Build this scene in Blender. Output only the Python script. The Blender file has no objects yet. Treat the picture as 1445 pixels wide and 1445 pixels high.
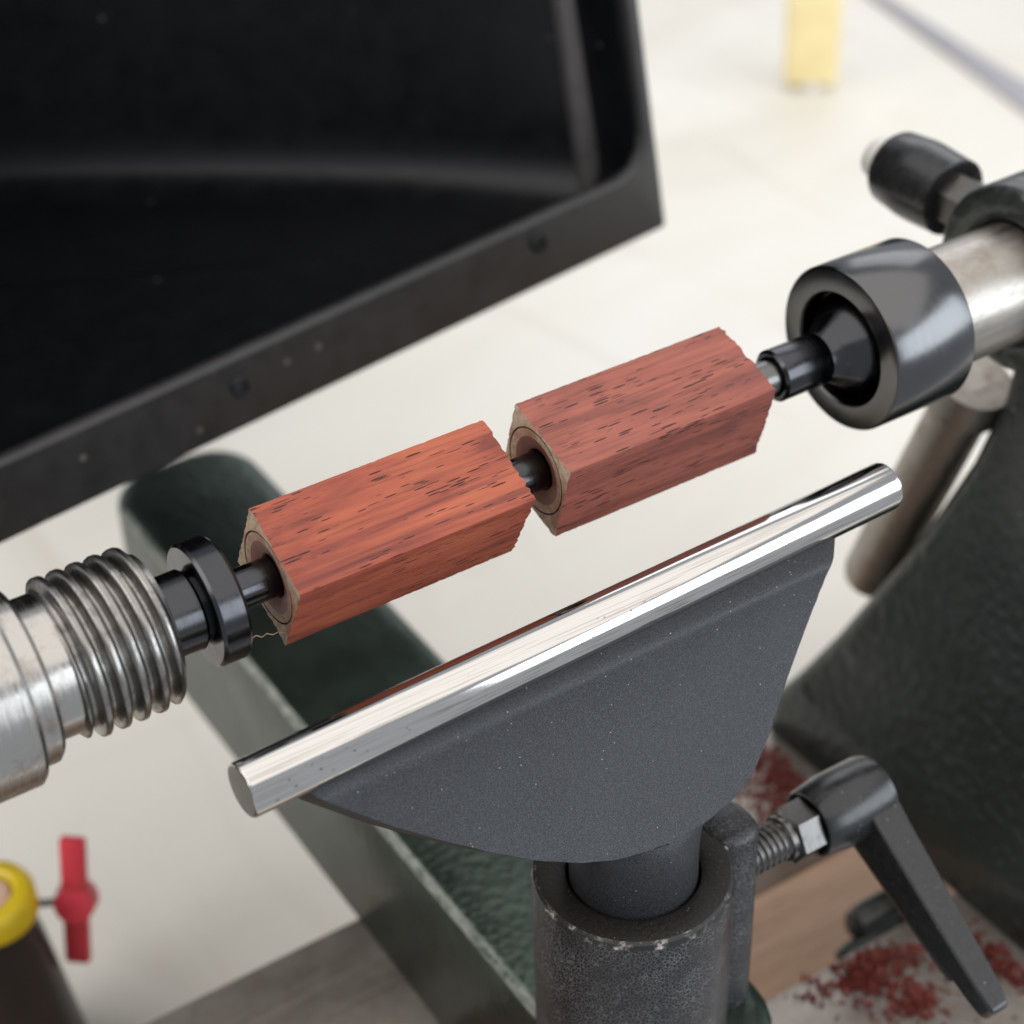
import bpy, bmesh, math, random
from mathutils import Vector, Matrix, noise
random.seed(7)
MM = 0.001
sc = bpy.context.scene
COL = sc.collection

# ------------------------------------------------------------------ camera
cam = bpy.data.cameras.new('camera')
camo = bpy.data.objects.new('camera', cam); COL.objects.link(camo)
R = ((0.8358129, 0.3407533, -0.4304694), (-0.5484883, 0.4839459, -0.6818776), (-0.0240281, 0.8060295, 0.5913874))
M4 = Matrix(R).to_4x4(); M4.translation = Vector((-166.0766, -259.1121, 217.3863)) * MM
camo.matrix_world = M4
cam.sensor_width = 36; cam.lens = 70.05
cam.clip_start = 0.01; cam.clip_end = 20
cam.dof.use_dof = True; cam.dof.focus_distance = 0.362; cam.dof.aperture_fstop = 13.5
sc.camera = camo

# ------------------------------------------------------------------ world and lamps (indoor daylight)
w = bpy.data.worlds.new('World'); sc.world = w; w.use_nodes = True
bg = w.node_tree.nodes['Background']
bg.inputs['Color'].default_value = (0.88, 0.93, 1.0, 1); bg.inputs['Strength'].default_value = 0.52

def area(name, loc, target, sx, sy, power, color):
    l = bpy.data.lights.new(name, 'AREA'); l.shape = 'RECTANGLE'; l.size = sx; l.size_y = sy
    l.energy = power; l.color = color
    o = bpy.data.objects.new(name, l); COL.objects.link(o); o.location = loc
    d = Vector(target) - Vector(loc); o.rotation_euler = d.to_track_quat('-Z', 'Y').to_euler()
    return o
area('ceiling_lamp', (0.0, -0.10, 1.35), (0.1, 0.1, -0.1), 3.2, 2.4, 25.0, (1.0, 0.93, 0.85))
area('window_light', (1.10, -1.25, 0.36), (0.05, 0.0, -0.08), 2.0, 0.9, 25.0, (0.86, 0.93, 1.0))
area('back_right_light', (1.15, 1.05, 0.80), (0.2, 0.1, -0.2), 1.0, 0.8, 4.0, (0.98, 0.98, 1.0))  # placed at back right so the bed ways reflect it brightly

area('left_fill_light', (-1.30, 0.30, 0.55), (-0.05, 0.15, -0.2), 1.3, 0.9, 11.0, (1.0, 0.97, 0.93))  # added fill for the table and left-facing sides; no window known there

vs = sc.view_settings
vs.view_transform = 'Standard'; vs.look = 'None'; vs.gamma = 1; vs.exposure = 0.05; vs.use_curve_mapping = False

# ------------------------------------------------------------------ material helpers
class NT:
    def __init__(s, name):
        s.m = bpy.data.materials.new(name); s.m.use_nodes = True
        s.t = s.m.node_tree; s.b = s.t.nodes['Principled BSDF']; s._co = None
    def n(s, typ, **kw):
        nd = s.t.nodes.new(typ)
        for k, v in kw.items(): setattr(nd, k, v)
        return nd
    def l(s, a, b): s.t.links.new(a, b)
    def co(s, scale=(1, 1, 1), rot=(0, 0, 0), loc=(0, 0, 0)):
        if s._co is None: s._co = s.n('ShaderNodeTexCoord')
        mp = s.n('ShaderNodeMapping'); mp.inputs['Scale'].default_value = scale
        mp.inputs['Rotation'].default_value = rot; mp.inputs['Location'].default_value = loc
        s.l(s._co.outputs['Object'], mp.inputs['Vector']); return mp.outputs['Vector']
    def noise(s, vec, scale=1, detail=4, rough=.55, dist=0.0):
        nd = s.n('ShaderNodeTexNoise'); s.l(vec, nd.inputs['Vector'])
        nd.inputs['Scale'].default_value = scale; nd.inputs['Detail'].default_value = detail
        nd.inputs['Roughness'].default_value = rough; nd.inputs['Distortion'].default_value = dist
        return nd.outputs['Fac']
    def voro(s, vec, scale=1, feature='F1', rnd=1.0, out='Distance'):
        nd = s.n('ShaderNodeTexVoronoi', feature=feature); s.l(vec, nd.inputs['Vector'])
        nd.inputs['Scale'].default_value = scale; nd.inputs['Randomness'].default_value = rnd
        return nd.outputs[out]
    def ramp(s, fac, stops, interp='LINEAR'):
        nd = s.n('ShaderNodeValToRGB'); cr = nd.color_ramp; cr.interpolation = interp
        while len(cr.elements) < len(stops): cr.elements.new(0.5)
        for e, (p, c) in zip(cr.elements, stops):
            e.position = p; e.color = (c, c, c, 1) if not hasattr(c, '__len__') else (*c, 1)
        s.l(fac, nd.inputs['Fac']); return nd.outputs['Color']
    def mix(s, fac, a, b, mode='MIX'):
        nd = s.n('ShaderNodeMix', data_type='RGBA', blend_type=mode)
        for sock, v in ((nd.inputs[0], fac), (nd.inputs[6], a), (nd.inputs[7], b)):
            if hasattr(v, 'is_linked'): s.l(v, sock)
            elif hasattr(v, '__len__'): sock.default_value = (*v, 1)
            else: sock.default_value = v
        return nd.outputs[2]
    def math(s, op, a, b=0.0):
        nd = s.n('ShaderNodeMath', operation=op)
        for sock, v in ((nd.inputs[0], a), (nd.inputs[1], b)):
            if hasattr(v, 'is_linked'): s.l(v, sock)
            else: sock.default_value = v
        return nd.outputs[0]
    def bump(s, h, strength=.3, dist=.0002, prev=None):
        nd = s.n('ShaderNodeBump'); nd.inputs['Strength'].default_value = strength
        nd.inputs['Distance'].default_value = dist; s.l(h, nd.inputs['Height'])
        if prev is not None: s.l(prev, nd.inputs['Normal'])
        return nd.outputs['Normal']
    def set(s, **kw):
        for k, v in kw.items():
            k = {'color': 'Base Color', 'rough': 'Roughness', 'metal': 'Metallic', 'spec': 'Specular IOR Level', 'coat': 'Coat Weight',
                 'coat_rough': 'Coat Roughness', 'normal': 'Normal', 'aniso': 'Anisotropic'}.get(k, k)
            i = s.b.inputs[k]
            if hasattr(v, 'is_linked'): s.l(v, i)
            elif hasattr(v, '__len__'): i.default_value = (*v, 1)
            else: i.default_value = v
        return s.m

def mat_wood(name, cols, off, pore=.2):
    t = NT(name)
    big = t.noise(t.co((28, 170, 170), loc=off), 1, 5, .6, .6)
    fib = t.noise(t.co((60, 1500, 1500), loc=off), 1, 4, .6)
    base = t.ramp(big, [(.28, cols[0]), (.45, cols[1]), (.58, cols[2]), (.75, cols[3])])
    base = t.mix(.75, base, t.ramp(fib, [(.25, (.45, .40, .40)), (.5, (1, 1, 1)), (.8, (1.25, 1.2, 1.15))]), 'MULTIPLY')
    # dark vessel pores, short dashes along the grain
    warp = t.co((150, 1450, 1450), loc=off)
    pv = t.voro(warp, 1)
    pm = t.noise(t.co((45, 260, 260), loc=off), 1, 2)
    thr = t.math('MULTIPLY', t.ramp(pm, [(.34, 0.0), (.60, 1.0)]), pore)
    pores = t.math('LESS_THAN', pv, thr)
    pv2 = t.voro(t.co((95, 2000, 2000), loc=off), 1)
    fine = t.math('LESS_THAN', pv2, t.math('MULTIPLY', thr, .7))
    pall = t.math('MAXIMUM', pores, fine)
    streak = t.ramp(t.noise(t.co((16, 420, 420), loc=off), 1, 3, .5, .3), [(.60, 0.0), (.72, 1.0)])
    c = t.mix(t.math('MULTIPLY', streak, .55), base, cols[0])
    c = t.mix(t.math('MULTIPLY', pall, .92), c, (.030, .008, .007))
    saw = t.noise(t.co((1400, 300, 300)), 1, 3)
    h = t.math('SUBTRACT', t.math('ADD', fib, t.math('MULTIPLY', saw, .35)), t.math('MULTIPLY', pall, .8))
    # pale abrasion dust
    dust = t.ramp(t.noise(t.co((220, 500, 500), loc=off), 1, 6, .75), [(.66, 0.0), (.80, .30)])
    c = t.mix(dust, c, (.60, .33, .26))
    return t.set(color=c, rough=t.ramp(fib, [(.3, .42), (.7, .58)]), spec=.35, normal=t.bump(h, .5, .00018))

def mat_metal(name, col, rough, dirt=None, streak=(1500, 60, 60), bump=.06, metal=1.0, dirtscale=260, var=.12):
    t = NT(name)
    s = t.noise(t.co(streak), 1, 4, .6)
    sp = t.noise(t.co((dirtscale,) * 3), 1, 6, .7)
    c = col
    if dirt:
        c = t.mix(t.ramp(sp, [(.5, 0.0), (.72, .75)]), col, dirt)
    pit = t.ramp(t.voro(t.co((900, 900, 900)), 1), [(.10, 1.0), (.16, 0.0)])
    pit = t.math('MULTIPLY', pit, t.ramp(t.noise(t.co((120, 120, 120)), 1, 3), [(.56, 0.0), (.66, .7)]))
    c = t.mix(pit, c, tuple(x * .35 for x in col))
    r = t.math('ADD', t.ramp(s, [(.3, rough - var * .5), (.7, rough + var * .5)]), t.math('MULTIPLY', t.ramp(sp, [(.45, 0.0), (.75, 1.0)]), var))
    return t.set(color=c, metal=metal, rough=r, normal=t.bump(t.math('SUBTRACT', s, pit), bump, .0001))

def mat_hammer(name, col, cell, rough=.28, strength=.55, edge=None, coat=.5):
    t = NT(name)
    v = t.co((1, 1, 1))
    d = t.n('ShaderNodeTexVoronoi', feature='SMOOTH_F1'); t.l(v, d.inputs['Vector']); d.inputs['Scale'].default_value = cell
    d.inputs['Smoothness'].default_value = .45
    nz = t.noise(v, cell * .9, 4, .6)
    h = t.math('ADD', d.outputs['Distance'], t.math('MULTIPLY', nz, .8))
    tint = t.ramp(t.noise(v, cell * .16, 4), [(.3, tuple(x * .75 for x in col)), (.7, tuple(x * 1.3 for x in col))])
    if edge:
        tint = t.mix(t.ramp(d.outputs['Distance'], [(.45, 0.0), (.72, .65)]), tint, edge)
    dust = t.ramp(t.voro(v, cell * .8), [(.05, 1.0), (.09, 0.0)])
    dust = t.math('MULTIPLY', dust, t.ramp(t.noise(v, cell * .25, 3), [(.52, 0.0), (.62, .8)]))
    tint = t.mix(dust, tint, (.35, .32, .29))
    return t.set(color=tint, rough=rough, spec=.5, coat=coat, coat_rough=.12, normal=t.bump(h, strength, .00045), **{})

def mat_plain(name, col, rough, metal=0.0, spec=.5, nscale=300, amount=.18, bump=.05, specks=None):
    t = NT(name)
    nz = t.noise(t.co((nscale,) * 3), 1, 5, .6)
    c = t.mix(amount, col, t.ramp(nz, [(.3, tuple(x * .5 for x in col)), (.7, tuple(min(1, x * 1.5) for x in col))]))
    if specks:
        d = t.ramp(t.voro(t.co((specks[1],) * 3), 1), [(.06, 1.0), (.11, 0.0)])
        d = t.math('MULTIPLY', d, t.ramp(t.noise(t.co((specks[1] * .3,) * 3), 1, 3), [(.50, 0.0), (.60, .8)]))
        c = t.mix(d, c, specks[0])
    return t.set(color=c, rough=t.ramp(nz, [(.3, max(.02, rough - .05)), (.7, rough + .06)]), metal=metal, spec=spec, normal=t.bump(nz, bump, .0002))

M = {}
M['wood_a'] = mat_wood('wood_orange_red', [(.115, .026, .024), (.305, .070, .040), (.375, .093, .050), (.43, .120, .062)], (3.1, 1.7, .4), .27)
M['wood_b'] = mat_wood('wood_pink_red', [(.145, .045, .038), (.265, .078, .056), (.315, .095, .067), (.365, .122, .085)], (9.3, 4.1, 7.7), .28)
def mat_endgrain():
    t = NT('wood_end_grain')
    v = t.co((900, 900, 900)); a = t.noise(v, 1, 5, .65)
    c = t.ramp(a, [(.3, (.24, .155, .105)), (.5, (.39, .285, .20)), (.72, (.50, .40, .31))])
    red = t.ramp(t.noise(t.co((150, 150, 150)), 1, 3), [(.48, 0.0), (.62, .6)])
    c = t.mix(red, c, (.30, .095, .06))  # reddish patches stand in for shadow and red bounce light
    return t.set(color=c, rough=.7, spec=.2, normal=t.bump(a, .3, .0002))
M['end'] = mat_endgrain()
M['bore'] = mat_plain('bored_wood', (.17, .055, .036), .6, nscale=700, amount=.5, bump=.2)  # bored wood; its dark red around the hole also stands in for shade
M['glue'] = mat_plain('dark_glue_line', (.05, .022, .014), .5)
M['chrome'] = mat_metal('polished_bar_steel', (.80, .79, .77), .085, (.42, .37, .31), (25, 2200, 2200), .05, dirtscale=130, var=.07)
def mat_bar():
    t = NT('polished_bar_steel')
    ln = t.noise(t.co((4, 2600, 2600)), 1, 3, .6); lo = t.noise(t.co((9, 60, 60)), 1, 3)
    wear = t.math('MULTIPLY', t.ramp(ln, [(.50, 0.0), (.66, 1.0)]), t.ramp(lo, [(.40, .08), (.58, .75)]))
    c = t.mix(wear, (.60, .585, .565), (.30, .26, .22))
    sp = t.ramp(t.voro(t.co((420, 900, 900)), 1), [(.12, 1.0), (.17, 0.0)])
    sp = t.math('MULTIPLY', sp, t.ramp(t.noise(t.co((40, 160, 160)), 1, 3), [(.60, 0.0), (.68, .9)]))
    c = t.mix(sp, c, (.10, .085, .07))
    return t.set(color=c, metal=1.0, rough=t.ramp(ln, [(.35, .07), (.7, .15)]), normal=t.bump(t.math('SUBTRACT', ln, sp), .05, .00006))
M['chrome'] = mat_bar()
M['bar_end'] = mat_metal('sawn_bar_end', (.30, .29, .275), .45)
M['steel'] = mat_metal('turned_spindle_steel', (.46, .44, .415), .20, (.24, .19, .15), (2600, 40, 40), .05, dirtscale=210, var=.16)
M['thread'] = mat_metal('thread_steel', (.30, .288, .272), .28, (.08, .065, .055), (2600, 40, 40), .12, dirtscale=420, var=.18)
M['quill'] = mat_metal('quill_steel', (.40, .37, .335), .36, (.30, .24, .19), (60, 900, 900), .12, dirtscale=160, var=.18)
M['blackox'] = mat_metal('black_oxide_steel', (.125, .125, .128), .21, None, (3000, 50, 50), .04, var=.06)
M['blackox_shiny'] = mat_metal('oiled_black_steel', (.066, .067, .072), .20, None, (2500, 80, 80), .08, var=.10)
M['greyrod'] = mat_metal('grey_rod_steel', (.15, .15, .147), .28, None, (2200, 80, 80), .08, var=.1)
def mat_crackle():
    t = NT('crackled_black_paint')
    v = t.co((1, 1, .8)); nz = t.n('ShaderNodeTexNoise'); t.l(v, nz.inputs['Vector']); nz.inputs['Scale'].default_value = 700; nz.inputs['Detail'].default_value = 3
    off = t.n('ShaderNodeVectorMath', operation='MULTIPLY_ADD'); t.l(nz.outputs['Color'], off.inputs[0]); off.inputs[1].default_value = (.0009,) * 3; t.l(v, off.inputs[2])
    e = t.voro(off.outputs[0], 1350, 'DISTANCE_TO_EDGE')
    msk = t.ramp(t.noise(t.co((160,) * 3), 1, 4), [(.36, .25), (.66, 1.0)])
    ln = t.math('MULTIPLY', t.ramp(e, [(.01, 1.0), (.10, 0.0)]), msk)
    fine = t.noise(v, 2600, 3, .7)
    c = t.mix(ln, t.ramp(fine, [(.4, (.008, .008, .009)), (.75, (.022, .022, .025))]), (.13, .13, .138))
    h = t.math('ADD', t.math('MULTIPLY', ln, .8), fine)
    return t.set(color=c, rough=.24, spec=.4, coat=.15, coat_rough=.08, normal=t.bump(h, .5, .0003))
M['hammer_post'] = mat_crackle()
def mat_chip():
    t = NT('chipped_rim_paint')
    a = t.noise(t.co((330,) * 3), 1, 6, .75)
    c = t.ramp(a, [(.50, (.012, .012, .013)), (.57, (.10, .09, .08)), (.66, (.55, .50, .45))])
    return t.set(color=c, rough=.4, normal=t.bump(a, .6, .0003))
M['chip'] = mat_chip()
M['hammer_green'] = mat_hammer('hammered_green_paint', (.066, .086, .073), 420, .32, .28, None, 0.0)
M['hammer_green'].node_tree.nodes['Principled BSDF'].inputs['Metallic'].default_value = .85
def mat_pale_edge():
    t = NT('pale_green_edge')
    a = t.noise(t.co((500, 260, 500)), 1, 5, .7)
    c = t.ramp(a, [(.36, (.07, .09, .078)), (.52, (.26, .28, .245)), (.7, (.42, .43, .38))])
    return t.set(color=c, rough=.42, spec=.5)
M['pale_edge'] = mat_pale_edge()  # paler mottled green along the left top ridge of the arm
M['hammer_tail'] = mat_hammer('hammered_dark_green_paint', (.017, .021, .019), 300, .36, .95, None, .3)
M['rimtop'] = mat_plain('worn_casting_top', (.016, .0135, .011), .5, .0, spec=.35, nscale=1300, amount=.8, bump=.9, specks=((.50, .45, .40), 1100))
def mat_plate():
    t = NT('satin_grey_casting_paint')
    g = t.noise(t.co((3600,) * 3), 1, 3, .7); b = t.noise(t.co((60,) * 3), 1, 4)
    c = t.mix(t.ramp(g, [(.42, 0.0), (.68, .75)]), t.ramp(b, [(.3, (.012, .0125, .0145)), (.7, (.018, .019, .0215))]), (.070, .071, .080))
    d = t.ramp(t.voro(t.co((700,) * 3), 1), [(.05, 1.0), (.09, 0.0)])
    d = t.math('MULTIPLY', d, t.ramp(t.noise(t.co((300,) * 3), 1, 2), [(.5, 0.0), (.58, .8)]))
    c = t.mix(d, c, (.5, .48, .45))
    return t.set(color=c, rough=.44, spec=.34, metal=.05, normal=t.bump(g, .30, .00018))
M['plate'] = mat_plate()
M['plastic'] = mat_plain('black_plastic', (.0075, .0082, .0100), .32, spec=.42, nscale=120, amount=.4, bump=.05, specks=((.16, .14, .12), 95))
M['plastic_lip'] = mat_plain('worn_black_plastic', (.034, .032, .032), .42, spec=.5, nscale=140, amount=.5, bump=.08, specks=((.25, .22, .19), 90))
M['rib'] = mat_plain('pale_grey_plastic', (.15, .138, .140), .4, nscale=140, amount=.3)  # even grey, paler than the lip and shell plastic
M['lever'] = mat_plain('black_nylon', (.016, .016, .017), .26, spec=.55, nscale=500, amount=.3, bump=.04, specks=((.3, .28, .26), 500))
M['bolt'] = mat_metal('black_bolt_steel', (.15, .145, .14), .30, (.08, .07, .06), (1500, 60, 60), .08)
M['zinc'] = mat_plain('zinc_screw', (.62, .60, .55), .35, .1)
def mat_bed():
    t = NT('ground_iron_bed')
    a = t.noise(t.co((18, 600, 600)), 1, 4); b = t.noise(t.co((70,) * 3), 1, 5, .65)
    c = t.ramp(b, [(.3, (.20, .165, .14)), (.55, (.29, .255, .225)), (.75, (.36, .32, .285))])
    return t.set(color=c, metal=.55, rough=t.ramp(a, [(.3, .30), (.7, .46)]), normal=t.bump(a, .08, .0001))
M['bed'] = mat_bed()
def mat_table():
    t = NT('cream_laminate')
    v = t.co((3.2, 9.0, 6)); a = t.noise(v, 1, 6, .6, 1.2)
    b = t.noise(t.co((26, 8, 8), rot=(0, 0, .35)), 1, 4, .55, .8)
    c = t.ramp(a, [(.3, (.70, .665, .595)), (.5, (.745, .715, .650)), (.7, (.77, .75, .70))])
    c = t.mix(t.ramp(b, [(.55, 0.0), (.70, .30)]), c, (.55, .47, .39))
    return t.set(color=c, rough=.42, spec=.35)
M['table'] = mat_table()
M['board'] = mat_wood('tan_board', [(.36, .21, .125), (.46, .28, .17), (.52, .32, .20), (.57, .36, .225)], (1, 2, 3), 0.0)
M['yellow'] = mat_plain('pale_yellow_paint', (.93, .76, .40), .5, nscale=60, amount=.2)
M['yellow_cap'] = mat_plain('yellow_plastic', (.72, .52, .012), .35, nscale=80, amount=.2)
M['red'] = mat_plain('red_plastic', (.72, .055, .085), .38, nscale=80, amount=.15)
M['black_body'] = mat_plain('black_canister_paint', (.016, .016, .017), .35, nscale=60, amount=.3)
M['pinkin'] = mat_plain('beige_stopper', (.62, .42, .32), .6)
M['shaving'] = mat_plain('red_wood_shavings', (.125, .014, .007), .7, nscale=600, amount=.6)
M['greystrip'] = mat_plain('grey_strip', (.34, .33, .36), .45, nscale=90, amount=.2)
M['fibre'] = mat_plain('wood_fibre', (.50, .36, .20), .6)
M['white'] = mat_plain('white_paper', (.78, .78, .80), .6)

# ------------------------------------------------------------------ object helpers (everything in mm, world axes: X along the spindle, Y away, Z up)
BASE = {}
def thing(name, label, cat, loc, group=None, kind=None):
    o = bpy.data.objects.new(name, None); COL.objects.link(o); o.location = Vector(loc) * MM
    o.empty_display_size = .01
    o['label'] = label; o['category'] = cat
    if group: o['group'] = group
    if kind: o['kind'] = kind
    BASE[o.name] = Vector(loc); return o
def mk(name, bm, mat, parent=None, smooth=35, base=None):
    b = BASE[parent.name] if parent else Vector(base or (0, 0, 0))
    bmesh.ops.recalc_face_normals(bm, faces=bm.faces[:])
    bmesh.ops.translate(bm, verts=bm.verts[:], vec=-b)
    bmesh.ops.scale(bm, verts=bm.verts[:], vec=(MM, MM, MM))
    me = bpy.data.meshes.new(name); bm.to_mesh(me); bm.free()
    mats = mat if isinstance(mat, (list, tuple)) else [mat]
    for m in mats: me.materials.append(M[m])
    if smooth:
        me.shade_smooth(); me.set_sharp_from_angle(angle=math.radians(smooth))
    o = bpy.data.objects.new(name, me); COL.objects.link(o)
    if parent:
        o.parent = parent
    else:
        o.location = b * MM
    BASE[o.name] = b
    return o
def rev(profile, n=72, axis='X', c=(0, 0, 0), bm=None, mi=0):
    """surface of revolution; profile = [(t, r)...]; r==0 closes to a point"""
    bm = bm or bmesh.new(); rings = []
    ex = {'X': (Vector((1, 0, 0)), Vector((0, 1, 0)), Vector((0, 0, 1))), 'Y': (Vector((0, 1, 0)), Vector((0, 0, 1)), Vector((1, 0, 0))),
          'Z': (Vector((0, 0, 1)), Vector((1, 0, 0)), Vector((0, 1, 0)))}.get(axis) if isinstance(axis, str) else axis
    c = Vector(c)
    for t, r in profile:
        if r <= 1e-6: rings.append([bm.verts.new(c + ex[0] * t)])
        else: rings.append([bm.verts.new(c + ex[0] * t + (ex[1] * math.cos(2 * math.pi * k / n) + ex[2] * math.sin(2 * math.pi * k / n)) * r) for k in range(n)])
    for a, b in zip(rings, rings[1:]):
        for k in range(n):
            k2 = (k + 1) % n
            if len(a) == 1 and len(b) == 1: continue
            if len(a) == 1: f = bm.faces.new((a[0], b[k], b[k2]))
            elif len(b) == 1: f = bm.faces.new((a[k], b[0], a[k2]))
            else: f = bm.faces.new((a[k], b[k], b[k2], a[k2]))
            f.material_index = mi
    return bm
def frame(d):
    d = Vector(d).normalized(); u = d.cross(Vector((0, 0, 1)))
    if u.length < 1e-3: u = Vector((1, 0, 0))
    u.normalize(); return (d, u, d.cross(u))
def ch(t0, r0, t1, r1, c):
    """closed cylinder/cone profile with chamfers c at both ends"""
    s = 1 if t1 > t0 else -1
    return [(t0, 0), (t0, r0 - c), (t0 + s * c * .3, r0 - c * .3), (t0 + s * c, r0), (t1 - s * c, r1), (t1 - s * c * .3, r1 - c * .3), (t1, r1 - c), (t1, 0)]
def box(lo, hi, bev=0, seg=2, bm=None):
    bm = bm or bmesh.new()
    r = bmesh.ops.create_cube(bm, size=1)
    lo, hi = Vector(lo), Vector(hi)
    for v in r['verts']:
        v.co = Vector(((v.co.x + .5) * (hi.x - lo.x) + lo.x, (v.co.y + .5) * (hi.y - lo.y) + lo.y, (v.co.z + .5) * (hi.z - lo.z) + lo.z))
    if bev:
        es = list({e for v in r['verts'] for e in v.link_edges})
        bmesh.ops.bevel(bm, geom=es, offset=bev, segments=seg, profile=.5, affect='EDGES')
    return bm
def prism(poly, d, bev=0, seg=2, bm=None):
    """extrude a closed 3D polygon by vector d"""
    bm = bm or bmesh.new(); d = Vector(d)
    a = [bm.verts.new(Vector(p)) for p in poly]; b = [bm.verts.new(Vector(p) + d) for p in poly]
    fs = [bm.faces.new(a), bm.faces.new(b[::-1])]
    for k in range(len(a)):
        k2 = (k + 1) % len(a); fs.append(bm.faces.new((a[k], b[k], b[k2], a[k2])))
    bmesh.ops.recalc_face_normals(bm, faces=fs)
    if bev: bmesh.ops.bevel(bm, geom=list({e for f in fs for e in f.edges}), offset=bev, segments=seg, profile=.5, affect='EDGES')
    return bm

# ------------------------------------------------------------------ setting: table, board under the lathe
tb = mk('table', box((-700, -135, -285), (1500, 1500, -255), 3), 'table', None, base=(0, 0, -285)); tb['kind'] = 'structure'

bd = mk('board', box((-240, -95, -254.9), (330, 118, -243), 1.5), 'board', None, base=(0, 0, -254.9))
bd['label'] = 'tan wooden board under the lathe, seen through the bed slot'; bd['category'] = 'board'

# ------------------------------------------------------------------ lathe bed
bed = thing('lathe_bed', 'brownish grey iron lathe bed of two flat ways with a slot between', 'lathe bed', (0, 0, -243))
mk('way', box((-260, 17, -181), (340, 61, -168), 1.0), 'bed', bed)
mk('way', box((-260, -72, -181), (340, -19, -168), 1.0), 'bed', bed)
for x in (-235, 290):
    mk('foot', box((x, -80, -242.9), (x + 40, 70, -181.2), 4), 'hammer_tail', bed)

# ------------------------------------------------------------------ headstock with threaded spindle nose
hs = thing('headstock', 'threaded steel spindle nose of the lathe headstock holding the black mandrel', 'headstock', (-190, 0, -168))
mk('housing', box((-215, -40, -167.9), (-140, 40, 34), 10, 4), 'hammer_tail', hs)
mk('flange', rev([(-141, 0), (-141, 18.2), (-104.3, 18.2), (-103.5, 17.6), (-103.5, 12)], 96), 'steel', hs)
mk('shoulder', rev([(-104, 12), (-104, 15.7), (-100.2, 15.7), (-99.4, 15.0), (-99.4, 12)], 96), 'steel', hs)
def thread_mesh(x0, x1, rc, depth, pitch, n=120, per=14, r_in=0):
    bm = bmesh.new(); nx = int((x1 - x0) / pitch * per); rows = []
    for i in range(nx + 1):
        x = x0 + (x1 - x0) * i / nx; row = []
        for k in range(n):
            ph = (x / pitch - k / n) % 1.0
            tri = abs(ph - .5) * 2          # 1 at crest, 0 in valley
            prof = min(1, max(0, (tri - .16) / .60))
            prof = prof * prof * (3 - 2 * prof)
            env = min(1, max(0, (x1 - x) / (pitch * .55))) ; env2 = min(1, max(0, (x - x0) / (pitch * .5)))
            r = rc - depth + depth * prof * (.35 + .65 * min(env, 1)) * env2
            if x > x1 - .7: r -= (x - (x1 - .7)) * .8
            jit = noise.noise(Vector((x * .8, math.cos(k / n * 6.283) * 9, math.sin(k / n * 6.283) * 9))) * .06
            a = 2 * math.pi * k / n; r += jit
            row.append(bm.verts.new((x, r * math.cos(a), r * math.sin(a))))
        rows.append(row)
    for a, b in zip(rows, rows[1:]):
        for k in range(n): bm.faces.new((a[k], b[k], b[(k + 1) % n], a[(k + 1) % n]))
    if r_in > 0:
        ring = [bm.verts.new((x1, r_in * math.cos(2 * math.pi * k / n), r_in * math.sin(2 * math.pi * k / n))) for k in range(n)]
        rin = [bm.verts.new((x1 - 6, r_in * math.cos(2 * math.pi * k / n), r_in * math.sin(2 * math.pi * k / n))) for k in range(n)]
        for k in range(n):
            k2 = (k + 1) % n
            bm.faces.new((rows[-1][k], ring[k], ring[k2], rows[-1][k2])); bm.faces.new((ring[k], rin[k], rin[k2], ring[k2]))
    return bm
mk('neck', rev([(-100, 12.65), (-94.6, 12.65), (-94.1, 12.2)], 96), 'steel', hs)
mk('thread', thread_mesh(-95.0, -76, 14.8, 2.3, 3.45, r_in=7.9), 'thread', hs, smooth=60)

# ------------------------------------------------------------------ pen mandrel
mn = thing('pen_mandrel', 'black steel pen mandrel with round collar, its rod running through both red blanks', 'mandrel', (-50, 0, 0))
mk('shank', rev([(-100, 0), (-100, 7.2), (-69.6, 7.45), (-69.0, 7.0), (-69.0, 6.6), (-68.0, 6.6)], 72), 'blackox_shiny', mn)
mk('collar', rev([(-68.4, 3), (-68.4, 11.0), (-67.8, 11.5), (-63.5, 11.5), (-62.8, 10.9), (-62.8, 3)], 96), 'blackox_shiny', mn)
mk('rod', rev([(-68, 0), (-68, 3.8), (50, 3.8), (50, 0)], 48), 'blackox_shiny', mn)
mk('rod_end', rev([(50, 0), (50, 3.75), (64.5, 3.75), (65, 3.3), (65, 0)], 48), 'greyrod', mn)

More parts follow.
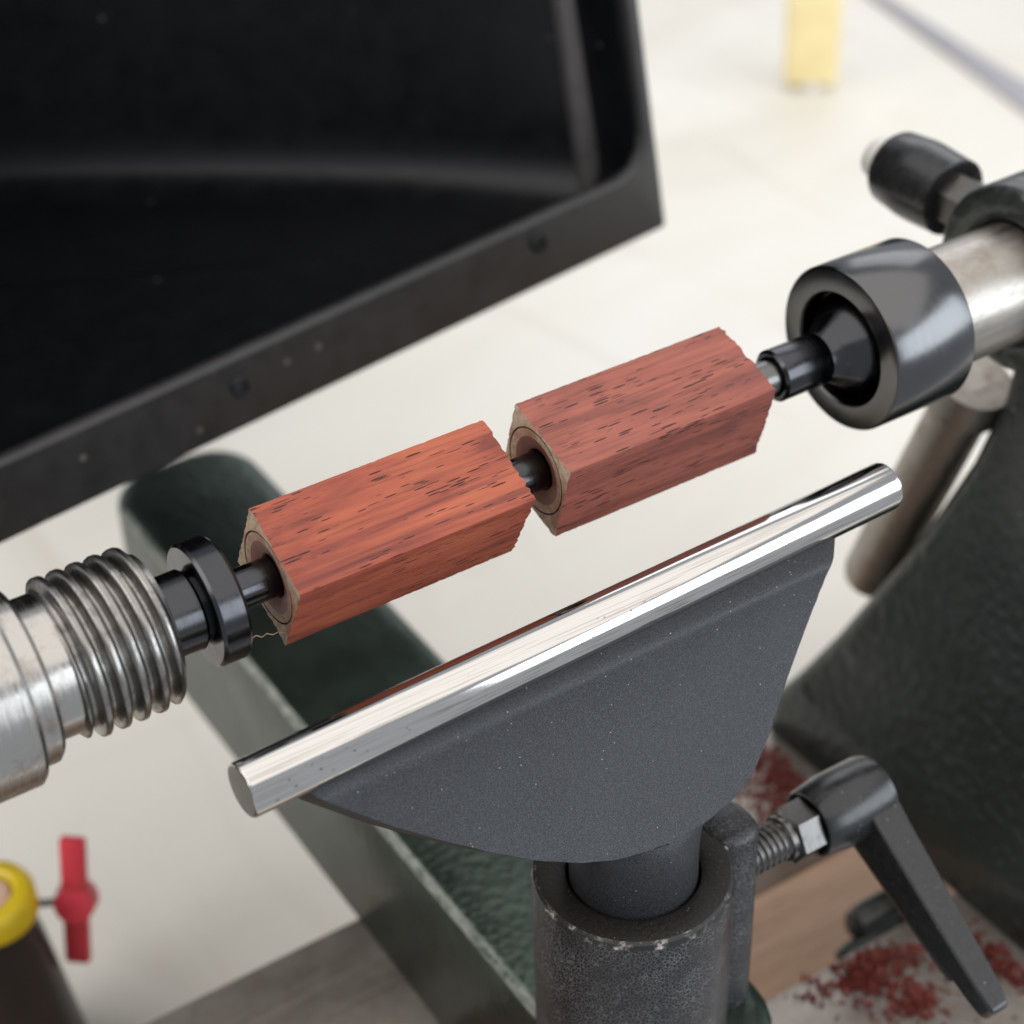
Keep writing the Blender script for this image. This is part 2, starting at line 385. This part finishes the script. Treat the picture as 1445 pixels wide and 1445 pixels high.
# ------------------------------------------------------------------ pen blanks
def blank(x0, x1, s, phi, seed):
    bm = bmesh.new(); h = s / 2; rnd = random.Random(seed)
    N = 96; per = N // 4; NX = 60
    def sq(k):   # point on the square outline (edge radius tiny)
        side, f = divmod(k, per); f = f / per * 2 - 1
        p = [(1, f), (-f, 1), (-1, -f), (f, -1)][side]
        return p[0] * h, p[1] * h
    cp, sp_ = math.cos(phi), math.sin(phi)
    rot = lambda a, b: (a * cp - b * sp_, a * sp_ + b * cp)
    rings = []
    for i in range(NX + 1):
        f = i / NX; ring = []
        for k in range(N):
            a, b = sq(k); corner = (k % per == 0)
            x = x0 + (x1 - x0) * f
            endness = max(0, 1 - min(i, NX - i) / 1.0)
            if endness:
                x += (rnd.random() - .5) * .42 * (1.5 if i == NX else .7)
            sc_ = 1 + noise.noise(Vector((x * .25, a * .4, b * .4 + seed))) * .0022
            if corner: sc_ *= .994 - (rnd.random() * .008 if rnd.random() < .25 else 0)
            y, z = rot(a * sc_, b * sc_); ring.append(bm.verts.new((x, y, z)))
        rings.append(ring)
    for A, B in zip(rings, rings[1:]):
        for k in range(N): bm.faces.new((A[k], B[k], B[(k + 1) % N], A[(k + 1) % N])).material_index = 0
    # end faces: flat margin, dark glue line groove, shallow recess, bore
    for ring, x, s_ in ((rings[0], x0, 1), (rings[-1], x1, -1)):
        prev = ring
        for r, dx, mi in ((8.95, 0.03, 1), (8.88, .6, 2), (8.70, .6, 2), (8.62, .06, 2), (7.0, .22, 1), (5.4, .55, 3), (4.3, 1.0, 3), (4.0, 1.4, 3), (4.0, (x1 - x0) / 2, 3)):
            cur = []
            for k in range(N):
                a, b = sq(k); ang = math.atan2(b, a)
                y, z = rot(r * math.cos(ang), r * math.sin(ang)); cur.append(bm.verts.new((x + s_ * dx, y, z)))
            for k in range(N): bm.faces.new((prev[k], cur[k], cur[(k + 1) % N], prev[(k + 1) % N])).material_index = mi
            prev = cur
    return bm
PH1, PH2 = math.radians(26.1), math.radians(16.4)
b1 = mk('pen_blank', blank(-54.1, -5.4, 19, PH1, 3), ['wood_a', 'end', 'glue', 'bore'], None, 25, base=(-30, 0, 0))
b1['label'] = 'square orange-red hardwood pen blank next to the mandrel collar'; b1['category'] = 'pen blank'; b1['group'] = 'pen blanks on the mandrel'
b2 = mk('pen_blank', blank(3.0, 51.7, 19, PH2, 8), ['wood_b', 'end', 'glue', 'bore'], None, 25, base=(27, 0, 0))
b2['label'] = 'square pinkish-red hardwood pen blank next to the black live centre'; b2['category'] = 'pen blank'; b2['group'] = 'pen blanks on the mandrel'

def tube(pts, r, n=6):
    bm = bmesh.new(); rings = []
    for i, p in enumerate(pts):
        p = Vector(p); d = Vector(pts[min(i + 1, len(pts) - 1)]) - Vector(pts[max(i - 1, 0)])
        d, u, w_ = frame(d); rr = r[i] if hasattr(r, '__len__') else r
        rings.append([bm.verts.new(p + (u * math.cos(2 * math.pi * k / n) + w_ * math.sin(2 * math.pi * k / n)) * rr) for k in range(n)])
    for a, b in zip(rings, rings[1:]):
        for k in range(n): bm.faces.new((a[k], b[k], b[(k + 1) % n], a[(k + 1) % n]))
    bm.faces.new(rings[0]); bm.faces.new(rings[-1][::-1]); return bm
mk('fibre', tube([(-54.0, -4.6, -9.6), (-55.2, -4.3, -9.0), (-56.3, -4.2, -9.2), (-57.4, -4.2, -8.4), (-58.4, -4.0, -8.9), (-59.4, -4.0, -8.0), (-60.2, -4.0, -8.3)], .09), 'fibre', b1)

# ------------------------------------------------------------------ live centre
lc = thing('live_center', 'black steel live centre cup pressing on the mandrel rod end', 'live center', (90, 0, 0))
mk('cup', rev([(83, 0), (83, 12.1), (79.0, 12.2), (78.6, 12.35), (78.4, 12.6), (78.4, 17.0), (78.55, 17.5), (79.0, 17.8), (98.8, 17.8), (99.3, 17.5), (99.5, 17.0), (99.5, 0)], 128), 'blackox', lc)
mk('cone', rev([(72, 5.3), (73.5, 5.6), (75, 6.4), (82.0, 11.5), (83.5, 11.6)], 96), 'blackox_shiny', lc)
mk('nose', rev([(63.5, 3.9), (60.6, 3.95), (60.3, 4.3), (60.3, 4.9), (60.9, 5.5), (72.2, 5.5), (72.6, 5.3)], 72), 'blackox_shiny', lc)

# ------------------------------------------------------------------ tailstock
ts = thing('tailstock', 'dark green hammered-paint tailstock holding the live centre', 'tailstock', (150, 0, -168))
mk('quill', rev([(97, 0), (97, 13.0), (160, 13.0), (160, 0)], 96), 'quill', ts)
bm = rev([(130, 13.2), (127.0, 13.6), (126.2, 14.4), (126.0, 15.5), (126.0, 20.0), (126.5, 20.9), (127.5, 21.4), (260, 22.5), (260, 0)], 96)
mk('barrel_housing', bm, 'hammer_tail', ts)
# body: flared casting, lofted sections (z, x_front, x_back, half width)
secs = [(-167.9, 117.0, 262, 60), (-157, 118.0, 261, 59), (-150, 121.5, 258, 55), (-132, 126.5, 254, 46), (-115, 130.5, 252, 38.5), (-90, 136.5, 250, 28), (-65, 141.5, 249, 19.5), (-45, 145.5, 248, 15.5), (-25, 147, 248, 14.5), (-8, 147, 248, 14.5)]
bm = bmesh.new(); rows = []
for z, xf, xb, hw in secs:
    r = min(6.0, hw * .35); row = []
    for cx, cy, a0 in ((xf + r, -hw + r, 180), (xb - r, -hw + r, 270), (xb - r, hw - r, 0), (xf + r, hw - r, 90)):
        for j in range(6):
            a = math.radians(a0 + 90 * j / 5); row.append(bm.verts.new((cx + r * math.cos(a), cy + r * math.sin(a), z)))
    rows.append(row)
for a, b in zip(rows, rows[1:]):
    for k in range(len(a)): bm.faces.new((a[k], a[(k + 1) % len(a)], b[(k + 1) % len(a)], b[k]))
bm.faces.new(rows[0][::-1]); bm.faces.new(rows[-1])
mk('body', bm, 'hammer_tail', ts, smooth=50)
# round clamp lever leaning along the back flank
pA, pB = Vector((146, 26, -52)), Vector((146, 53, -126)); L = (pB - pA).length
mk('clamp_lever', rev([(-8, 0), (-8, 9.4), (1.5, 9.4), (2.2, 8.6), (2.4, 7.6), (L - 6, 7.9), (L - 3, 7.2), (L - 1, 5.2), (L, 2.6), (L + .2, 0)], 48, frame(pB - pA), pA), 'quill', ts)
# quill lock knob on the back of the barrel
kc = (139.5, 0, 3)
lk = mk('lock_knob', rev([(31, 0), (31, 8.2), (31.6, 9.2), (41, 9.7), (43, 9.7), (50.5, 8.9), (51.6, 8.2), (51.8, 0)], 56, 'Y', kc), 'lever', ts)
mk('nut', rev([(20.5, 0), (20.5, 6.6), (31.2, 6.6), (31.2, 0)], 6, 'Y', kc), 'bolt', lk, smooth=20)
mk('screw', rev(ch(51.6, 5.2, 58.0, 5.0, .7), 40, 'Y', kc), 'zinc', lk)
for (x, y) in ((104, -2), (96, -8)):
    mk('clamp_stud', rev([(0, 0), (0, 5.2), (18, 5.2), (21, 4.4), (22.5, 2.5), (23, 0)], 32, (Vector((-1, 0, 0)), Vector((0, 1, 0)), Vector((0, 0, 1))), (x + 17, y, -186 if y > -5 else -190)), 'hammer_tail', ts)

# ------------------------------------------------------------------ banjo (tool rest base)
bj = thing('banjo', 'dark green hammered-paint banjo arm with round clamping post and black lever', 'banjo', (0, 40, -168))
def rrect(lo, hi, r, n=7):
    out = []
    for cx, cy, a0 in ((lo[0] + r, lo[1] + r, 180), (hi[0] - r, lo[1] + r, 270), (hi[0] - r, hi[1] - r, 0), (lo[0] + r, hi[1] - r, 90)):
        for j in range(n):
            a = math.radians(a0 + 90 * j / (n - 1)); out.append((cx + r * math.cos(a), cy + r * math.sin(a)))
    return out
bm = bmesh.new(); rows = []
for z, ins in ((-167.8, .8), (-167, 0), (-121.5, 0), (-119.8, .4), (-118.6, 1.3), (-117.9, 2.8), (-117.6, 5.0)):
    rows.append([bm.verts.new((x + (y * .012), y, z)) for x, y in rrect((-15.5 + ins, -60 + ins), (28.5 - ins * 1.4, 209 - ins), 15 - ins * .9)])
for a, b in zip(rows, rows[1:]):
    for k in range(len(a)): bm.faces.new((a[k], a[(k + 1) % len(a)], b[(k + 1) % len(a)], b[k]))
bm.faces.new(rows[0][::-1]); bm.faces.new(rows[-1])
bm.faces.ensure_lookup_table()
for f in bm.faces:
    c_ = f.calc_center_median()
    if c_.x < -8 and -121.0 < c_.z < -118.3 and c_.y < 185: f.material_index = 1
mk('arm', bm, ['hammer_green', 'pale_edge'], bj, smooth=50)
PC = (-3.1, -41.3, 0); ZT = -68.0
pbm = rev([(-150, 19.6), (ZT - 1.6, 19.9)], 120, 'Z', PC)
rev([(ZT - 1.6, 19.9), (ZT - .5, 19.6), (ZT - .1, 18.9)], 120, 'Z', PC, pbm, 1)
bmesh.ops.remove_doubles(pbm, verts=pbm.verts[:], dist=.01)
po = mk('post', pbm, ['hammer_post', 'chip'], bj)
mk('rim', rev([(ZT - .1, 18.9), (ZT, 18.3), (ZT - .1, 14.2), (ZT - .5, 13.3), (ZT - 2, 13.05), (ZT - 40, 13.05)], 120, 'Z', PC), 'rimtop', po)
# clamping lug on the right of the post
lug = rrect((13.6, -48.2), (25.2, -34.4), 4.8, 8)
bm = bmesh.new(); rows = []
for z, ins in ((-150, 0), (-69.6, 0), (-68.2, .5), (-67.5, 1.5)):
    rows.append([bm.verts.new((x + (25.2 - 16.6 > 0) * (-ins if x > 16 else ins), y + (-ins if y > -41.3 else ins), z)) for x, y in lug])
for a, b in zip(rows, rows[1:]):
    for k in range(len(a)): bm.faces.new((a[k], a[(k + 1) % len(a)], b[(k + 1) % len(a)], b[k]))
bm.faces.new(rows[0][::-1]); bm.faces.new(rows[-1])
mk('lug', bm, 'hammer_post', bj, smooth=40)
# clamp lever: stud, nut, hub, cap screw, arm
SC = Vector((0, -41.3, -82.2))
th = thread_mesh(22, 36.4, 4.35, .55, 1.55, n=48, per=10)
bmesh.ops.translate(th, verts=th.verts[:], vec=SC)
st = mk('stud', th, 'bolt', bj, smooth=60)
mk('nut', rev([(35.8, 0), (35.8, 5.3), (36.4, 6.4), (42.4, 6.4), (42.8, 5.6), (42.8, 0)], 6, 'X', SC), 'bolt', st, smooth=20)
mk('washer', rev([(34.6, 0), (34.6, 4.9), (35.9, 4.9), (35.9, 0)], 40, 'X', SC), 'bolt', st)
hub = mk('lever_hub', rev([(43.2, 0), (43.2, 6.0), (42.2, 6.4), (42.0, 6.8), (42.2, 7.2), (43.0, 7.6), (46.4, 8.0), (48.4, 8.3), (58.5, 8.3), (60.2, 7.8), (60.8, 6.6), (60.8, 0)], 72, 'X', SC), 'lever', bj)
mk('cap_screw', rev(ch(60.6, 4.3, 62.4, 4.0, .5), 40, 'X', SC), 'zinc', hub)
D = Vector((0, -.878, -.479)).normalized(); NN = Vector((0, -.479, .878))   # along the lever, and its upper face normal
def lv(t, u, x): return SC + D * t + NN * u + Vector((x, 0, 0))
bm = bmesh.new(); rows = []
for t, xa, xb, ua, ub in ((0, 52.4, 60.4, -4.6, 6.0), (6, 52.4, 60.3, -4.6, 6.0), (10, 52.5, 60.2, -4.6, 5.4), (38, 53.0, 59.3, -3.4, 3.4), (46, 53.2, 59.0, -3.0, 2.9), (50.5, 53.6, 58.4, -2.5, 2.4), (51.3, 54.2, 57.8, -1.8, 1.8)):
    rows.append([bm.verts.new(lv(t, ua, xa)), bm.verts.new(lv(t, ua, xb)), bm.verts.new(lv(t, ub, xb)), bm.verts.new(lv(t, ub, xa))])
for a, b in zip(rows, rows[1:]):
    for k in range(4): bm.faces.new((a[k], a[(k + 1) % 4], b[(k + 1) % 4], b[k]))
bm.faces.new(rows[0][::-1]); bm.faces.new(rows[-1])
# recess on the side facing the spindle
la = mk('lever_arm', bm, 'lever', hub, smooth=25)
md = la.modifiers.new('bevel', 'BEVEL'); md.width = .0007; md.segments = 2; md.limit_method = 'ANGLE'; md.angle_limit = math.radians(30)
bm = bmesh.new()
for (t0, t1, u0a, u0b, w0) in ((9, 40, -6.9, -3.6, 1.0),):
    pass
web = [lv(4, -4.4, 53.6), lv(42, -3.0, 53.8), lv(41.2, -6.0, 53.8), lv(38, -7.0, 53.8), lv(4, -9.4, 53.6)]
mk('lever_web', prism(web, (5.0, 0, 0), .5), 'lever', hub, smooth=25)
tipw = [lv(42.6, -2.6, 53.8), lv(50.4, -2.2, 54.2), lv(49.6, -4.0, 54.2), lv(44.2, -4.6, 54.0)]
mk('lever_tip', prism(tipw, (4.2, 0, 0), .5), 'lever', hub, smooth=25)

# ------------------------------------------------------------------ tool rest
tr = thing('tool_rest', 'grey fan-shaped tool rest with a polished steel bar in front of the blanks', 'tool rest', (-3, -41, -68))
eA, eB = Vector((-77.8, -33.3, -12.5)), Vector((66.8, -29.1, -12.5)); L = (eB - eA).length
br = mk('bar', rev([(0, 4.55), (.12, 4.80), (.45, 5.0), (L - 1.2, 5.0), (L - .5, 4.8), (L - .1, 4.2), (L, 3.4), (L, 0)], 96, frame(eB - eA), eA), 'chrome', tr)
mk('bar_end', rev([(0.01, 4.56), (-.02, 3.0), (0, 0)], 64, frame(eB - eA), eA), 'bar_end', br)
def py(z):
    t = min(max((-z - 15) / 42, 0), 1.3); return -37 - 20 * t ** 1.25 + 5.0 * (1 - min(max((-z - 14.8) / 3.2, 0), 1)) ** 2
left = [(-70.0, -14.8), (-67.2, -16.4), (-60.6, -22.2), (-54.0, -27.8), (-45.9, -33.6), (-37.6, -39.0), (-30.1, -43.4), (-22.3, -46.9), (-15.2, -49.2), (-9.2, -50.2), (-4, -50.7)]
right = [(51.0, -14.8), (47.8, -16.2), (45.0, -18.2), (40.6, -23.1), (35.3, -28.8), (30.1, -34.2), (23.0, -42.0), (16.8, -47.1), (11.4, -49.2), (3.4, -50.6), (-4, -51.0)]
def interp(ps, f):
    i = min(int(f * (len(ps) - 1)), len(ps) - 2); g = f * (len(ps) - 1) - i
    return ps[i][0] * (1 - g) + ps[i + 1][0] * g, ps[i][1] * (1 - g) + ps[i + 1][1] * g
bm = bmesh.new(); NU, NV = 40, 44; TH = 5.6
grids = []
for side in (0, 1):
    g = []
    for j in range(NV + 1):
        f = j / NV; l_, r_ = interp(left, f), interp(right, f); row = []
        for i in range(NU + 1):
            u = i / NU; x = l_[0] * (1 - u) + r_[0] * u; z = l_[1] * (1 - u) + r_[1] * u
            e = min(u, 1 - u) * abs(r_[0] - l_[0])
            rough = noise.noise(Vector((x * .7, z * .7, 3))) * .14 * max(0, 1 - e / 2)
            yb = -31.2 + (-z - 15) * -.03
            y = py(z) + rough
            if side:
                k_ = max(0, 1 - u * 1.6) * min(1, f * 8); g_ = max(0, (f - .55) / .45) ** 1.5; x -= 2.2 * k_; z -= 2.9 * k_ + 6.5 * g_
                y = y + TH + 1.5 * f
            else:
                rr = 1.1
            row.append(bm.verts.new((x, y, z)))
        g.append(row)
    grids.append(g)
for s_, g in enumerate(grids):
    for j in range(NV):
        for i in range(NU):
            try: bm.faces.new((g[j][i], g[j][i + 1], g[j + 1][i + 1], g[j + 1][i]))
            except ValueError: pass
A, B = grids
for j in range(NV):
    bm.faces.new((A[j][0], A[j + 1][0], B[j + 1][0], B[j][0])); bm.faces.new((A[j][NU], B[j][NU], B[j + 1][NU], A[j + 1][NU]))
for i in range(NU):
    bm.faces.new((A[0][i], B[0][i], B[0][i + 1], A[0][i + 1])); bm.faces.new((A[NV][i], A[NV][i + 1], B[NV][i + 1], B[NV][i]))
bmesh.ops.remove_doubles(bm, verts=bm.verts[:], dist=.02)
pl = mk('plate', bm, 'plate', tr, smooth=45)
md = pl.modifiers.new('bevel', 'BEVEL'); md.width = .0005; md.segments = 2; md.limit_method = 'ANGLE'; md.angle_limit = math.radians(40)
# stem with a flared throat blending into the plate
bm = bmesh.new(); rows = []
for z, r, dy, ex in ((-112, 12.6, 0, 1), (-70, 12.6, 0, 1), (-64, 12.6, 0, 1), (-60, 12.5, -.1, 1.01), (-57, 12.3, -.3, 1.05), (-54.5, 11.7, -.6, 1.16), (-52, 10.4, -.6, 1.42), (-49.5, 8.6, -.2, 1.9), (-46.0, 6.0, 1.0, 3.0), (-41, 3.6, 2.6, 4.8)):
    rows.append([bm.verts.new((PC[0] + r * ex * math.cos(2 * math.pi * k / 72), PC[1] + dy + r * math.sin(2 * math.pi * k / 72), z)) for k in range(72)])
for a, b in zip(rows, rows[1:]):
    for k in range(72): bm.faces.new((a[k], a[(k + 1) % 72], b[(k + 1) % 72], b[k]))
bm.faces.new(rows[0][::-1]); bm.faces.new(rows[-1])
mk('stem', bm, 'plate', tr, smooth=50)

# ------------------------------------------------------------------ black hood behind the lathe
hd = thing('dust_hood', 'big black plastic open-fronted dust hood behind the lathe', 'dust hood', (60, 430, -255))
U = Vector((.9882, .1534, 0)); W = Vector((-.1534, .9882, 0)); Q = (W * .19 + Vector((0, 0, .982))).normalized(); FN = U.cross(Q)   # FN points back
C0 = Vector((151.9, 155.0, -61.8))
def hp(u, q, b=0): return C0 + U * u + Q * q + W * b   # u <= 0 leftwards from the right corner
Wd, Ht = 300, 215
# front lip: frame with rounded inner opening
lipw, side = 19.0, 4.2
outer = rrect((-Wd, 0), (0, Ht), 1.2, 4); inner = rrect((-Wd + side, lipw), (-side, Ht - 8), 11, 4)
bm = bmesh.new()
def ring(pts, b, off=0): return [bm.verts.new(hp(u, q, b)) for u, q in pts]
def shrink(pts, d):
    cx, cy = -Wd / 2, Ht / 2
    return [(u + (d if u < cx else -d), q + (d if q < cy else -d)) for u, q in pts]
seqs = [ring(shrink(outer, 1.2), 3.2), ring(outer, 2.4), ring(outer, .6), ring(shrink(outer, .6), 0), ring(shrink(inner, -1.8), 0), ring(shrink(inner, -.9), -.7), ring(inner, -.5), ring(shrink(inner, .7), .4), ring(shrink(inner, .9), 1.6), ring(shrink(inner, .3), 3.2)]
for a, b in zip(seqs, seqs[1:]):
    for k in range(len(a)): bm.faces.new((a[k], b[k], b[(k + 1) % len(a)], a[(k + 1) % len(a)]))
lip = mk('lip', bm, 'plastic_lip', hd, smooth=50)
for (u, q) in ((-150.5, 11), (-48.5, 12.4), (-252, 11)):
    c = hp(u, q, -.25)
    fr = (-FN if FN.dot(W) > 0 else FN, U, Q)
    mk('screw', rev([(-2, 0), (-2, 2.9), (.1, 2.9), (.5, 2.5), (.5, 1.7), (-.6, 1.4), (-.6, 0)], 28, fr, c), 'plastic', lip)
# shell: floor, slanted back wall, side walls as one rounded tray with thickness
sec = []   # plan outline of the inside at floor level, (u, b)
plan = [(-side - .3, 2.0), (-side - .3, 22), (-side - 2.0, 27), (-side - 6, 31), (-60, 92), (-150, 172), (-190, 192), (-235, 200), (-270, 198), (-287, 190), (-Wd + side + 2, 170), (-Wd + side + .3, 120), (-Wd + side + .3, 2.0)]
def smoothpoly(ps, it=2):
    for _ in range(it):
        out = [ps[0]]
        for a, b in zip(ps, ps[1:]):
            out += [(a[0] * .75 + b[0] * .25, a[1] * .75 + b[1] * .25), (a[0] * .25 + b[0] * .75, a[1] * .25 + b[1] * .75)]
        out.append(ps[-1]); ps = out
    return ps
plan = smoothpoly(plan)
def shell(off):
    rows = []
    for q, ins in ((2.2, 24), (2.3, 15), (3.2, 9), (5.6, 4.4), (9.5, 1.5), (14, .2), (20, 0), (120, 2), (196, 6), (208, 14), (211, 24)):
        row = []
        for i, (u, b) in enumerate(plan):
            a_ = plan[max(i - 1, 0)]; c_ = plan[min(i + 1, len(plan) - 1)]
            dx, dy = c_[0] - a_[0], c_[1] - a_[1]; ll = math.hypot(dx, dy) or 1
            nx, ny = -dy / ll, dx / ll       # inward normal
            if nx * (-Wd / 2 - u) + ny * (40 - b) < 0: nx, ny = -nx, -ny
            k = min(ins, b * .8 if b > 2.1 else 0)
            row.append(bm.verts.new(hp(u + nx * (k - off), q - (off if q < 10 else (-off if q > 200 else 0)), max(b + ny * (k - off), 1.6 if i not in (0, len(plan) - 1) else 2.0))))
        rows.append(row)
    return rows
bm = bmesh.new()
for off in (0, 2.0):
    rows = shell(off)
    for a, b in zip(rows, rows[1:]):
        for k in range(len(a) - 1): bm.faces.new((a[k], a[k + 1], b[k + 1], b[k]))
    bm.faces.new(rows[0]); bm.faces.new(rows[-1])
mk('shell', bm, 'plastic', hd, smooth=60)
mk('rib', prism([hp(-9.6, 3, 22.4), hp(-4.6, 3, 20.6), hp(-4.6, 3, 25), hp(-9.6, 3, 27)], Q * 198, .8), 'rib', hd)
mk('stand', box((30, 418, -254.8), (90, 444, 40), 3), 'black_body', hd)
mk('stand_arm', box((35, 340, -40), (85, 420, 0), 2), 'black_body', hd)

# ------------------------------------------------------------------ canister with yellow collar and red handle
cn = thing('canister', 'black canister with a yellow collar and a red wing handle on a thin rod', 'canister', (-88, 136, -255))
CC = (-88.5, 136, 0)
mk('body', rev([(-254.8, 0), (-254.8, 18.5), (-253, 19.5), (-200, 13.0), (-192, 11.6), (-186, 11.2), (-186, 0)], 56, 'Z', CC), 'black_body', cn)
mk('collar', rev([(-189, 6), (-189, 11.8), (-188, 13.2), (-182, 13.2), (-180.4, 12.4), (-179.6, 11.0), (-179.6, 8.4), (-180.4, 7.4), (-184, 7.0), (-186, 6)], 56, 'Z', CC), 'yellow_cap', cn)
mk('stopper', rev([(-186, 0), (-186, 6.6), (-181.6, 6.6), (-181, 5.8), (-181, 0)], 40, 'Z', CC), 'pinkin', cn)
HC = Vector((-66.2, 131.5, -193))
mk('rod', tube([Vector((-80, 136, -190)), HC], 1.1, 16), 'greyrod', cn)
FD = Vector((-.43, -.68, .3)).normalized()
hb = mk('handle_hub', rev(ch(-4, 6.0, 4, 5.6, 1.2), 40, frame(FD), HC), 'red', cn)
ax = Vector((-.10, .06, -1)).normalized(); wx = FD.cross(ax).normalized()
for s_ in (1, -1):
    a = HC + ax * (2.5 * s_); b = HC + ax * (24.5 * s_); hw = 3.5
    poly = [a - wx * hw - FD * 2, a + wx * hw - FD * 2, b + wx * hw - FD * 2, b - wx * hw - FD * 2]
    mk('handle_wing', prism(poly, FD * 4, .9), 'red', hb)

# ------------------------------------------------------------------ things far back on the table
ys = thing('yellow_block', 'pale yellow upright block standing on the cream table behind the lathe', 'block', (536, 526, -255))
e1 = Vector((.806, -.59, 0)); e2 = Vector((.59, .806, 0))
base_ = Vector((535, 526, -250))
poly = [base_ - e1 * 14.5 - e2 * 8, base_ + e1 * 14.5 - e2 * 8, base_ + e1 * 14.5 + e2 * 8, base_ - e1 * 14.5 + e2 * 8]
mk('upright', prism(poly, (-1.5, 0, 150), 1.0), 'yellow', ys)
mk('foot', rev(ch(-254.9, 4.5, -249.5, 4.5, .6), 24, 'Z', (base_.x - 1, base_.y - 2, 0)), 'white', ys)
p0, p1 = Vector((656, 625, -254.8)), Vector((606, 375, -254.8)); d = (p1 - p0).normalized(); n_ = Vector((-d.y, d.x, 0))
gs = mk('grey_streak', prism([p0 - n_ * 3.0, p0 + n_ * 3.0, p1 + n_ * 13, p1 - n_ * 13], (0, 0, 2.2), .5), 'greystrip', None, base=(630, 500, -255))  # grey streak on the table, built as a flat tapering strip
gs['label'] = 'thin tapering grey streak on the cream table behind the tailstock'; gs['category'] = 'metal strip'

# ------------------------------------------------------------------ red shavings on the bed
bm = bmesh.new(); rnd = random.Random(21)
def chip(c, L_, w_, curl):
    a = rnd.random() * 6.283; d = Vector((math.cos(a), math.sin(a), 0)); n2 = Vector((-d.y, d.x, 0)); prev = None
    tilt = rnd.uniform(.1, .7)
    for i in range(5):
        f = i / 4; ang = curl * f
        p = Vector(c) + d * (math.sin(ang) / max(curl, .05) * L_) + Vector((0, 0, .12 + (1 - math.cos(ang)) / max(curl, .05) * L_ * .5))
        ww = w_ * (1 - .5 * abs(f - .5))
        cur = (bm.verts.new(p - n2 * ww), bm.verts.new(p + n2 * ww + Vector((0, 0, ww * tilt))))
        if prev: bm.faces.new((prev[0], prev[1], cur[1], cur[0]))
        prev = cur
def clump(cx, cy, sx, sy, n, z=-168, s=1.0):
    for _ in range(n):
        x, y = rnd.gauss(cx, sx), rnd.gauss(cy, sy)
        if y < -71 or (-18.5 > y > -20) or x > 113: continue
        if -20 < y < 18: continue
        if x > 99 and -30 < y: x = min(x, 113)
        zz = z + max(0, rnd.gauss(.5, .7)) * math.exp(-((x - cx) / sx) ** 2 - ((y - cy) / sy) ** 2)
        chip((x, y, zz), rnd.uniform(.8, 3.4) * s, rnd.uniform(.25, .8) * s, rnd.uniform(.3, 2.6))
clump(79, -25, 3.4, 2.0, 190); clump(84.5, -25, 2.6, 2.2, 120); clump(81, -30, 2.6, 2.0, 110); clump(91, -28.5, 2.5, 2.2, 60); clump(84, -40, 3.0, 1.8, 150); clump(67, -24, 3, 2.5, 30); clump(80, -36, 9, 6, 60)
clump(110, -43, 2.5, 7, 150); clump(108, 45, 3, 6, 160); clump(103, 36, 5, 6, 160); clump(96, 26, 6, 5, 80); clump(85, 40, 14, 10, 80); clump(40, 40, 30, 12, 30, s=.6)
clump(85, -40, 20, 14, 120, s=.6)
sh = mk('wood_shavings', bm, 'shaving', None, 0, base=(90, 0, -168))
sh['label'] = 'curly red wood shavings scattered over the bed beside the tailstock'; sh['category'] = 'wood shavings'; sh['kind'] = 'stuff'
